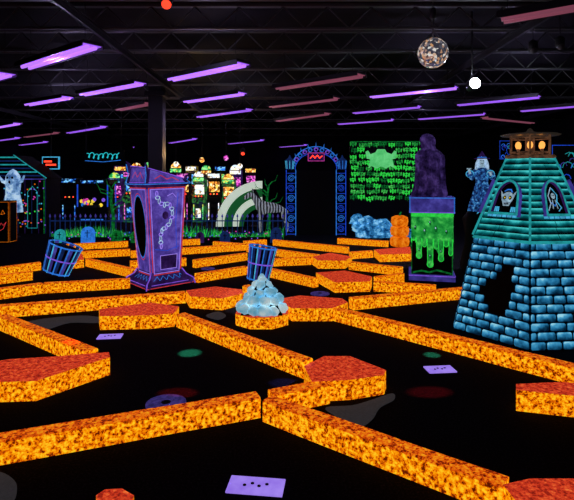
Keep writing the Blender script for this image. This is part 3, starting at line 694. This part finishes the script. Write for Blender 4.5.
for hx_,hy_,hz_ in ((.2,-.38,1.13),(-.35,-.36,1.23)):
    for i in range(5):
        o=(i-2)*.018; L_=[.05,.075,.08,.072,.055][i]
        b=MB(); b.tube([(hx_+o,hy_,hz_),(hx_+o*1.4,hy_-L_*.6,hz_+.01),(hx_+o*1.5,hy_-L_,hz_-.02)],[.010,.009,.006],'skin',6); b.build('finger',e)
b=MB(); b.lathe([(.36,.02),(.33,.2),(.24,.55),(.16,.85),(.18,1.0),(.2,1.12),(.12,1.25),(.06,1.28)],'robe',30,wob=lambda a,z:1+.1*math.sin(a*8)*(1.3-z)); b.build('robe',e)
for sx in (-1,1):
    b=MB(); b.tube([(sx*.16,0,1.17),(sx*.28,-.09,.99),((.22 if sx>0 else -.33),-.24,1.08)],[.08,.09,.1],'robe',10)
    c_=((.22 if sx>0 else -.33),-.25,1.085); b.tube([(c_[0]+.1*math.cos(2*math.pi*j/12),c_[1],c_[2]+.1*math.sin(2*math.pi*j/12)) for j in range(12)],.01,'cyan',5,closed=True); b.build('sleeve',e)
b=MB()
for i in range(18):
    a=math.pi*(i/17)*1.2-math.pi*.1; x,y=.1*math.cos(a),.08*math.sin(a)
    b.tube([(x,y-.02,1.52),(x*1.5,y*1.5-.02,1.4),(x*1.9,y*1.6,1.2+.04*math.sin(i*3))],[.022,.026,.006],'white',5)
b.build('hair',e)
b=MB(); b.lathe([(.22,1.52),(.21,1.535),(.12,1.55),(.09,1.6),(.05,1.67),(.02,1.72),(.003,1.75)],'dpurple',20); b.tube([(.118*math.cos(2*math.pi*j/16),.118*math.sin(2*math.pi*j/16),1.56) for j in range(16)],.010,'azure',5,closed=True); b.build('hat',e)
b=MB(); b.ball((.03,-.125,1.47),.014,'void',8); b.ball((-.03,-.125,1.47),.014,'void',8); b.build('eyes',e)
b=MB(); b.tube([(0,-.11,1.45),(0,-.17,1.42)],[.018,.006],'skin',6); b.tube([(-.035,-.12,1.385),(0,-.13,1.375),(.035,-.12,1.385)],.007,'void',5); b.build('nose_and_mouth',e)

# ---------------------------------------------------------------- hedge, fence, tombstones
Yh=13.5
b=MB(); hx0,hx1=PX(52,Yh),PX(283,Yh)
Lh=hx1-hx0
b.box((0,0,.06),(Lh,.3,.12),'black'); random.seed(5)
for i in range(1500):
    x=random.uniform(-Lh/2,Lh/2); y=random.uniform(-.14,.14); h_=random.uniform(.08,.24)*(1+.5*math.sin(x*2.3)); a=random.uniform(0,6.28); lx=random.uniform(-.09,.09)
    w=.02; b.add([(x-w*math.cos(a),y-w*math.sin(a),.06),(x+w*math.cos(a),y+w*math.sin(a),.06),(x+lx,y,.1+h_)],[(0,1,2)],random.choice(['dgreen','dgreen','dgreen','slime','slime','green','navy']))
for i in range(110):
    b.ball((random.uniform(-Lh/2,Lh/2),-.15,random.uniform(.05,.28)),.018,random.choice(['pink','violet','azure','green']),6)
b.build('hedge_plants',loc=((hx0+hx1)/2,Yh,0),label='low row of spiky dark green glowing plants along course edge',cat='plants',kind='stuff')
b=MB(); fx0,fx1=PX(50,14.0),PX(283,14.0); Lf=fx1-fx0
for z in (.15,.5): b.box((0,0,z),(Lf,.03,.03),'navy')
nP=int(Lf/.14)
for i in range(nP+1):
    x=-Lf/2+i*Lf/nP; b.box((x,0,.3),(.02,.02,.6),'navy'); b.lathe([(.02,.6),(.03,.63),(.002,.7)],'mpurple',6,c=(x,0,0))
b.build('picket_fence',loc=((fx0+fx1)/2,14.0,0),label='low dark blue spiked iron fence behind the hedge',cat='fence')
for u,v,w,h_,m in ((88,249,.34,.42,'azure'),(60,240,.26,.35,'teal'),(117,248,.26,.32,'dgreen'),(135,243,.22,.3,'dgreen'),(225,242,.26,.3,'navy'),(276,243,.3,.4,'navy'),(200,243,.2,.28,'dpurple')):
    Y=13.15; b=MB(); pts=[(-w/2,0),(w/2,0),(w/2,h_*.6)]+[(w/2*math.cos(a),h_*.6+h_*.4*math.sin(a)) for a in [math.pi*i/8 for i in range(1,8)]]+[(-w/2,h_*.6)]
    n=len(pts); vs=[(x,-.05,z) for x,z in pts]+[(x,.05,z) for x,z in pts]
    b.add(vs,[tuple(range(n)),tuple(range(2*n-1,n-1,-1))]+[(i,n+i,n+(i+1)%n,(i+1)%n) for i in range(n)],m)
    q=Q((-w/2,-.05,0),(w/2,-.05,0),(w/2,-.05,h_),(-w/2,-.05,h_)); b.stroke(q,[(.5,.35),(.5,.8)],.02,'void'); b.stroke(q,[(.33,.62),(.67,.62)],.02,'void')
    b.build('tombstone',loc=(PX(u,Y),Y,0),rz=random.uniform(-.2,.2),label='small rounded glowing tombstone with black cross near hedge',cat='tombstone',group='small painted tombstones')

# ---------------------------------------------------------------- arcade hall
def arcade(u,Y,w,h_,body,marq,scr,rz=0,topper=None):
    e=thing('arcade_cabinet','arcade game cabinet with glowing screen and lit marquee','arcade machine',(PX(u,Y),Y,0),rz,group='glowing arcade cabinets')
    prof=[(-.3,0),(.3,0),(.3,h_),(-.3,h_),(-.3,h_*.88),(-.12,h_*.84),(-.05,h_*.58),(-.38,h_*.5),(-.36,h_*.42),(-.28,h_*.4)]
    n=len(prof); b=MB(); vs=[(-w/2,y,z) for y,z in prof]+[(w/2,y,z) for y,z in prof]
    b.add(vs,[tuple(range(n)),tuple(range(2*n-1,n-1,-1))]+[(i,n+i,n+(i+1)%n,(i+1)%n) for i in range(n)],body); b.build('cabinet_body',e)
    b=MB(); b.box((0,-.31,h_*.94),(w*.9,.02,h_*.08),marq); b.build('marquee',e)
    if topper:
        b=MB(); pts=[(w*.42*math.cos(a),w*.42*math.sin(a)) for a in [math.pi*i/10 for i in range(11)]]
        vs=[(x,-.29,h_+z) for x,z in pts]+[(x,-.24,h_+z) for x,z in pts]; n=11
        b.add(vs,[tuple(range(n)),tuple(range(2*n-1,n-1,-1))]+[(i,n+i,n+(i+1)%n,(i+1)%n) for i in range(n)],topper); b.build('round_topper',e)
    b=MB(); b.add([(-w*.4,-.07,h_*.61),(w*.4,-.07,h_*.61),(w*.4,-.14,h_*.82),(-w*.4,-.14,h_*.82)],[(0,1,2,3)],scr); b.build('screen',e)
    b=MB(); b.box((0,-.24,h_*.555),(w*.8,.16,.03),'black',R=Matrix.Rotation(.35,3,'X'))
    for i in (-1,0,1): b.ball((i*w*.25,-.27,h_*.57),.03,'lred' if i else 'amber',6)
    b.build('control_panel',e)
    b=MB(); b.box((0,-.31,h_*.2),(w*.4,.02,h_*.2),scr if random.random()<.5 else 'void'); b.box((-.38*w,-.31,h_*.22),(.03,.02,h_*.34),marq); b.box((.38*w,-.31,h_*.22),(.03,.02,h_*.34),marq); b.build('coin_door',e)
random.seed(4)
Ya=19.5
arc=[(168,.5,1.7,'ybody','gold','wht','lpink'),(184,.48,1.9,'black','lpink','gold',None),(200,.46,1.75,'gbody','lgreen','wht','wht'),(214.5,.5,1.9,'black','wht','gold',None),(229,.5,1.65,'gbody','lgreen','gold','gold'),
(132,.5,1.95,'gbody','lpink','lblue',None),(117,.5,1.7,'dpurple','lblue','lpink','lgreen'),(146,.45,1.8,'ybody','lpink','gold',None),(72,.6,1.7,'black','lblue','void',None),(55,.55,1.6,'black','lpink','void',None)]
for u,w,h_,bo,ma,scn,tp in arc: arcade(u,Ya,w,h_,bo,ma,scn,random.uniform(-.05,.05),tp)
for u,w,h_,bo,ma,scn,tp in [(177,.6,2.2,'black','lgreen','lpink','gold'),(192,.55,2.3,'ybody','wht','lblue',None),(207,.55,2.1,'black','gold','wht','lgreen'),(221,.55,2.3,'black','lblue','lgreen',None),(236,.6,2.1,'dpurple','wht','lpink','wht'),(251,.55,2.2,'black','gold','lpink',None),(138,.6,2.2,'gbody','lpink','lgreen','gold'),(122,.6,2.3,'dpurple','gold','lblue',None),(154,.6,2.2,'black','lblue','gold','lpink')]:
    arcade(u,25,w,h_,bo,ma,scn,0,tp)
for x,y,c,en in ((PX(205,17.5),18.0,(1,.6,.25),50),(PX(120,18),18.0,(.6,.3,1),25)):
    L=bpy.data.lights.new('arcade_glow','POINT'); L.energy=en; L.color=c; L.shadow_soft_size=.02; o=bpy.data.objects.new('arcade_glow',L); COL.objects.link(o); o.location=(x,y,2.6)
for i,(u,v,m) in enumerate(((176,164,'wht'),(202,160,'gold'),(226,158,'lpink'),(148,165,'lgreen'),(240,166,'wht'))):
    Y=21; z=PZ(v,Y); e=thing('globe_lamp','small glowing globe lamp hung above arcade machines','lamp',(PX(u,Y),Y,z),group='arcade globe lamps')
    b=MB(); b.ball((0,0,0),.11,m,10); b.build('globe',e); b=MB(); b.tube([(0,0,.10),(0,0,ZC-z)],.008,'dark',4); b.build('cord',e)
Y=17.2; e=thing('striped_arch','large white and dark green striped quarter arch tunnel','play arch',(PX(262,Y),Y,0))
rr=[1.55,1.28,1.0,.78,.62,.45]; mm=['wht2','dg2','wht2','dg2','void']
M['wht2']=plain('lit_white_vinyl',(.75,.88,.72),.6,0,.6); M['dg2']=plain('dark_green_vinyl',(.01,.12,.03),.6,0,.5)
for k in range(5):
    b=MB(); R1,R0=rr[k],rr[k+1]; rs=[]
    for i in range(17):
        a=math.pi/2+math.pi/2*i/16; dy=.25-.03*k
        ca,sa=math.cos(a),math.sin(a)
        rs.append([Vector((R0*ca,-dy,R0*sa+.05)),Vector((R1*ca,-dy,R1*sa+.05)),Vector((R1*ca,dy,R1*sa+.05)),Vector((R0*ca,dy,R0*sa+.05))])
    b.rings(rs,mm[k]); b.build('arch_band',e)
b=MB(); b.box((-.78,0,.025),(1.6,.6,.05),'black'); b.build('base',e)
# claw machine
Y=16; e=thing('claw_machine','dark glass-fronted prize machine with blue lit trim','claw machine',(PX(97,Y),Y,0))
b=MB(); b.box((0,0,.4),(1.0,.8,.8),'black'); b.box((0,-.41,.4),(.7,.02,.04),'azure'); b.build('cabinet',e,bevel=.02)
b=MB(); b.box((0,0,1.15),(.9,.7,.7),'void')
for i in range(14): b.ball((random.uniform(-.38,.38),-.36,.85+random.uniform(0,.2)),.06,random.choice(['pink','azure','yellow','dgreen','violet']),8)
b.build('display_case',e)
for sx in(-1,1):
    for sy in (-1,1):
        b=MB(); b.box((sx*.47,sy*.37,1.15),(.03,.03,.7),'blue'); b.build('corner_post',e)
b=MB(); b.box((0,0,1.58),(1.04,.84,.16),'black'); b.box((0,-.43,1.58),(.7,.02,.08),'lblue'); b.build('marquee',e)
b=MB(); b.box((0,-.45,.82),(.5,.14,.08),'dark'); b.ball((-.1,-.47,.88),.03,'lred',6); b.build('control_panel',e)
# neon sign
Y=17; zz=PZ(156,Y); e=thing('neon_sign','cyan neon scroll sign hanging above arcade area','neon sign',(PX(103,Y),Y,zz))
b=MB(); b.tube([(-.55+1.1*i/80+.05*math.sin(i*.55),0,.09*math.sin(i*.55+1.2)+.03*math.sin(i*.17)) for i in range(81)],.014,'cneon',6); b.tube([(-.6,0,-.16),(0,0,-.2),(.6,0,-.14)],.012,'azure',6); b.build('neon_tube',e)
b=MB(); b.box((0,.05,-.03),(1.4,.03,.45),'void'); b.build('backing',e)
for sx in (-1,1): b=MB(); b.tube([(sx*.6,.05,.18),(sx*.6,.05,ZC-zz)],.008,'dark',4); b.build('hanging_wire',e)
# framed screen
Y=16.5; zz=PZ(163,Y); e=thing('hanging_screen','small lit screen with pale cyan frame and red marks','screen',(PX(51,Y),Y,zz))
b=MB(); b.box((0,0,0),(.56,.06,.42),'cyan'); b.build('frame',e)
b=MB(); b.box((0,-.035,0),(.5,.02,.36),'void'); b.box((-.08,-.048,.05),(.26,.01,.06),'lred'); b.box((.02,-.048,-.06),(.34,.01,.06),'lred'); b.build('display',e)
b=MB(); b.tube([(0,0,.2),(0,0,ZC-zz)],.012,'dark',5); b.build('hanging_pole',e)
# zebra statue
def zeb():
    m,nt,bs=_new('zebra_stripes'); tc=nt.nodes.new('ShaderNodeTexCoord'); w=nt.nodes.new('ShaderNodeTexWave'); w.inputs['Scale'].default_value=3.6; w.inputs['Distortion'].default_value=3; w.bands_direction='X'
    r=ramp(nt,[(.45,(.005,.005,.01)),(.55,(.4,.45,.5))])
    nt.links.new(tc.outputs['Object'],w.inputs['Vector']); nt.links.new(w.outputs['Fac'],r.inputs['Fac']); nt.links.new(r.outputs['Color'],bs.inputs['Base Color']); nt.links.new(r.outputs['Color'],bs.inputs['Emission Color']); bs.inputs['Emission Strength'].default_value=.35; return m
M['zebra']=zeb()
Y=15.3; e=thing('zebra_statue','standing zebra statue with black and white stripes','zebra statue',(PX(272,Y),Y,0.0),math.radians(10))
vt=[(.35,0,.82),(.1,0,.8),(-.15,0,.78),(-.35,0,.84),(-.5,0,1.02),(-.6,0,1.2),(-.7,0,1.2),(-.86,0,1.06),
(.4,.1,.68),(.36,.11,.5),(.46,.11,.3),(.44,.11,.04),(.4,-.1,.68),(.36,-.11,.5),(.46,-.11,.3),(.44,-.11,.04),
(-.33,.1,.62),(-.34,.1,.34),(-.33,.1,.04),(-.33,-.1,.62),(-.38,-.1,.34),(-.36,-.1,.04)]
ed=[(0,1),(1,2),(2,3),(3,4),(4,5),(5,6),(6,7),(0,8),(8,9),(9,10),(10,11),(0,12),(12,13),(13,14),(14,15),(3,16),(16,17),(17,18),(3,19),(19,20),(20,21)]
ra=[.17,.18,.18,.17,.1,.085,.085,.05,.1,.06,.04,.035,.1,.06,.04,.035,.08,.045,.035,.08,.045,.035]
skin_obj('body',vt,ed,ra,'zebra',e)
b=MB(); b.add([(-.3,0,1.0),(-.36,0,1.1),(-.5,0,1.36),(-.6,0,1.36),(-.52,0,1.15),(-.42,0,.98)],[(0,1,2,3,4,5)],'black'); b.build('mane',e)
for sy in (-1,1): b=MB(); b.tube([(-.6,sy*.05,1.27),(-.6,sy*.07,1.38)],[.03,.008],'zebra',6); b.build('ear',e)
b=MB(); b.tube([(.5,0,.85),(.58,0,.65),(.56,0,.45)],[.02,.015,.03],'black',6); b.build('tail',e)

# ---------------------------------------------------------------- haunted shack on the left
Y=15.2; hx0,hx1=PX(-25,Y),PX(44,Y); wc=(hx0+hx1)/2; ww=hx1-hx0
e=thing('haunted_shack','small dark painted haunted shack with striped slanting roof','shack',(wc,Y+.6,0))
b=MB(); b.box((0,0,.85),(ww,1.0,1.7),'void')
q=Q((-ww/2,-.5,0),(ww/2,-.5,0),(ww/2,-.5,1.7),(-ww/2,-.5,1.7))
for i in range(11): b.stroke(q,[(i/10,0),(i/10,1)],.014,'dpurple' if i%2 else 'navy')
b.stroke(q,[(.74,.1),(.74,.75),(.81,.85),(.88,.75),(.88,.1)],.016,'teal',.01,True); b.stroke(q,[(.4,.98),(1,.98)],.03,'mpurple',.01); b.stroke(q,[(.98,0),(.98,1)],.03,'dgreen',.01)
random.seed(8)
for i in range(80): b.disc(q,random.uniform(.4,1),random.uniform(.1,.95),.012,.014,random.choice(['pink','cyan','green','orange','violet','teal']),.012,6)
b.build('walls',e)
b=MB()
rf=[(-ww/2-.1,1.7),(ww/2+.05,1.7),(ww*.05,2.4),(-ww/2-.1,2.4)]
vs=[(x,-.55,z) for x,z in rf]+[(x,.55,z) for x,z in rf]
b.add(vs,[(0,1,2,3),(7,6,5,4),(0,4,5,1),(1,5,6,2),(2,6,7,3),(3,7,4,0)],'void')
q=Q((-ww/2-.1,-.55,1.7),(ww/2+.05,-.55,1.7),(ww*.05,-.55,2.4),(-ww/2-.1,-.55,2.4))
for i in range(6): b.stroke(q,[(0,.1+i*.16),(.98,.1+i*.16)],.04,'teal' if i%2 else 'navy',.008)
b.stroke(q,[(1,0),(1,1)],.03,'teal',.01)
b.build('roof',e)
e=thing('ghost_figure','pale white-blue sheet ghost with dark eyes beside shack','ghost figure',(PX(13,14.3),14.3,.0),scale=1.03)
M['gsheet']=blotch('ghost_sheet_paint',[(.36,(.03,.1,.3)),(.48,(.2,.4,.7)),(.6,(.55,.78,1))],scale=5,em=.75,dif=.5)
b=MB(); b.lathe([(.24,.7),(.22,.95),(.17,1.2),(.19,1.5),(.18,1.7),(.1,1.84),(.01,1.9)],'gsheet',28,wob=lambda a,z:1+.22*math.sin(a*7+z*2)*(2-z)*.6); b.build('sheet',e)
b=MB(); b.ball((-.06,-.17,1.66),.035,'void',8); b.ball((.07,-.17,1.66),.035,'void',8); b.ball((0,-.18,1.54),.03,'void',8,sc=(1,1,1.5)); b.build('face_holes',e)
b=MB(); b.tube([(0,0,0),(0,0,.85)],.03,'dark'); b.lathe([(.18,0),(.18,.03)],'dark',14); b.build('stand',e)
for sx in (-1,1):
    b=MB(); b.tube([(sx*.12,0,1.5),(sx*.26,-.05,1.56),(sx*.36,-.08,1.72)],[.06,.045,.02],'gsheet',8); b.build('arm',e)
Yb=13.0; e=thing('pumpkin_box','black upright box outlined in orange with carved grin','cabinet',(PX(-1,Yb),Yb+.2,0),scale=.92)
b=MB(); b.box((0,0,.6),(.56,.4,1.2),'void')
for q in boxquads(.28,.2,0,1.2):
    b.stroke(q,[(.04,.03),(.96,.03),(.96,.97),(.04,.97)],.009,'orange',.006,True)
q=boxquads(.28,.2,0,1.2)[0]
b.stroke(q,[(.22,.7),(.42,.68),(.33,.78)],.012,'orange',.008,True); b.stroke(q,[(.58,.68),(.78,.7),(.67,.78)],.012,'orange',.008,True)
b.stroke(q,[(.15,.5),(.3,.42),(.4,.48),(.5,.4),(.6,.48),(.7,.42),(.85,.5),(.7,.34),(.5,.29),(.3,.34)],.012,'redline',.008,True); b.build('body',e)
for u,Y,h_ in ((112,15.2,1.8),(152,17,1.7),(268,16.6,1.9)):
    e=thing('bare_tree','small bare twisted tree prop painted dark glowing green','tree prop',(PX(u,Y),Y,0),group='green twisted tree props')
    b=MB(); b.tube([(0,0,0),(.05,0,.5),(-.04,0,1.0),(.03,0,h_*.75)],[.07,.05,.04,.02],'dgreen',8); b.build('trunk',e)
    for i in range(7):
        a=i*.9; z=.7+i*.12; b=MB(); b.tube([(0,0,z),(.2*math.cos(a),.1*math.sin(a),z+.15),(.4*math.cos(a),.15*math.sin(a),z+.2),(.5*math.cos(a),.2*math.sin(a),z+.38)],[.02,.016,.012,.005],'dgreen',6); b.build('branch',e)
random.seed(31)
for u,v0,v1,w,Y,m1 in ((566,143,190,.9,14,'azure'),(505,140,160,.5,20,'blue')):
    z0,z1=PZ(v1,Y),PZ(v0,Y)
    b=MB(); b.box((0,0,z1/2),(w,.08,z1),'void'); q=Q((-w/2,-.04,z0),(w/2,-.04,z0),(w/2,-.04,z1),(-w/2,-.04,z1))
    b.stroke(q,[(.05,.05),(.95,.05),(.95,.95),(.05,.95)],.016,'blue',.006,True)
    for i in range(12):
        x,y=random.uniform(.15,.8),random.uniform(.1,.8); r=random.uniform(.05,.12)
        b.stroke(q,[(x+r*math.cos(a)*1.4,y+r*math.sin(a)) for a in [k*.8 for k in range(random.randint(4,8))]],.018,random.choice(['blue','azure','teal','mpurple']),.008)
    b.build('painted_partition',loc=(PX(u,Y),Y,0),label='dark partition panel painted with glowing blue scrolls',cat='partition')

# ---------------------------------------------------------------- lamps
def pt(x,y,z,c,en):
    L=bpy.data.lights.new('violet_fill','POINT'); L.energy=en; L.color=c; L.shadow_soft_size=.02; o=bpy.data.objects.new('violet_fill',L); COL.objects.link(o); o.location=(x,y,z)
for x,y,en in ((-4.3,9.2,22),(-1.5,9.4,16),(2.5,8,17),(-6,14,24),(3.5,12.5,24),(0,4.5,12),(6,13,24),(-2,20,28),(6,22,28),(-9,20,28)):
    pt(x,y,3.7,(.62,.52,1),en)
def spot(u,v,c,en,ang,off=(0,0),z=3.6):
    p=P(u,v); L=bpy.data.lights.new('party_and_fill_beam','SPOT'); L.energy=en; L.color=c; L.spot_size=ang; L.spot_blend=.7; L.shadow_soft_size=.01
    o=bpy.data.objects.new('party_and_fill_beam',L); COL.objects.link(o); s_=Vector((p.x+off[0],p.y+off[1],z)); o.location=s_
    o.rotation_euler=(p-s_).to_track_quat('-Z','Y').to_euler()
spot(190,353,(.05,1,.3),8000,.07); spot(432,355,(.05,1,.3),6500,.05); spot(178,393,(1,.03,.02),6000,.04,(4.5,0)); spot(430,392,(1,.03,.04),6000,.04,(5,.6)); spot(62,358,(1,.05,.05),2500,.05,(2,0))
spot(285,383,(.2,.3,1),1500,.05,(3,0))
spot(261,305,(.5,.85,1),620,.32,(-1.2,-.4))  # added unseen lamp that models the rock pile, not a party light

w=bpy.data.worlds.new('world'); sc.world=w; w.use_nodes=True; w.node_tree.nodes['Background'].inputs[0].default_value=(.01,.008,.02,1)
cam=bpy.data.cameras.new('camera'); co=bpy.data.objects.new('camera',cam); COL.objects.link(co)
cam.sensor_width=36; cam.lens=36*500/574; cam.shift_y=-72/574; co.location=(0,0,H); co.rotation_euler=(math.pi/2,0,0); sc.camera=co
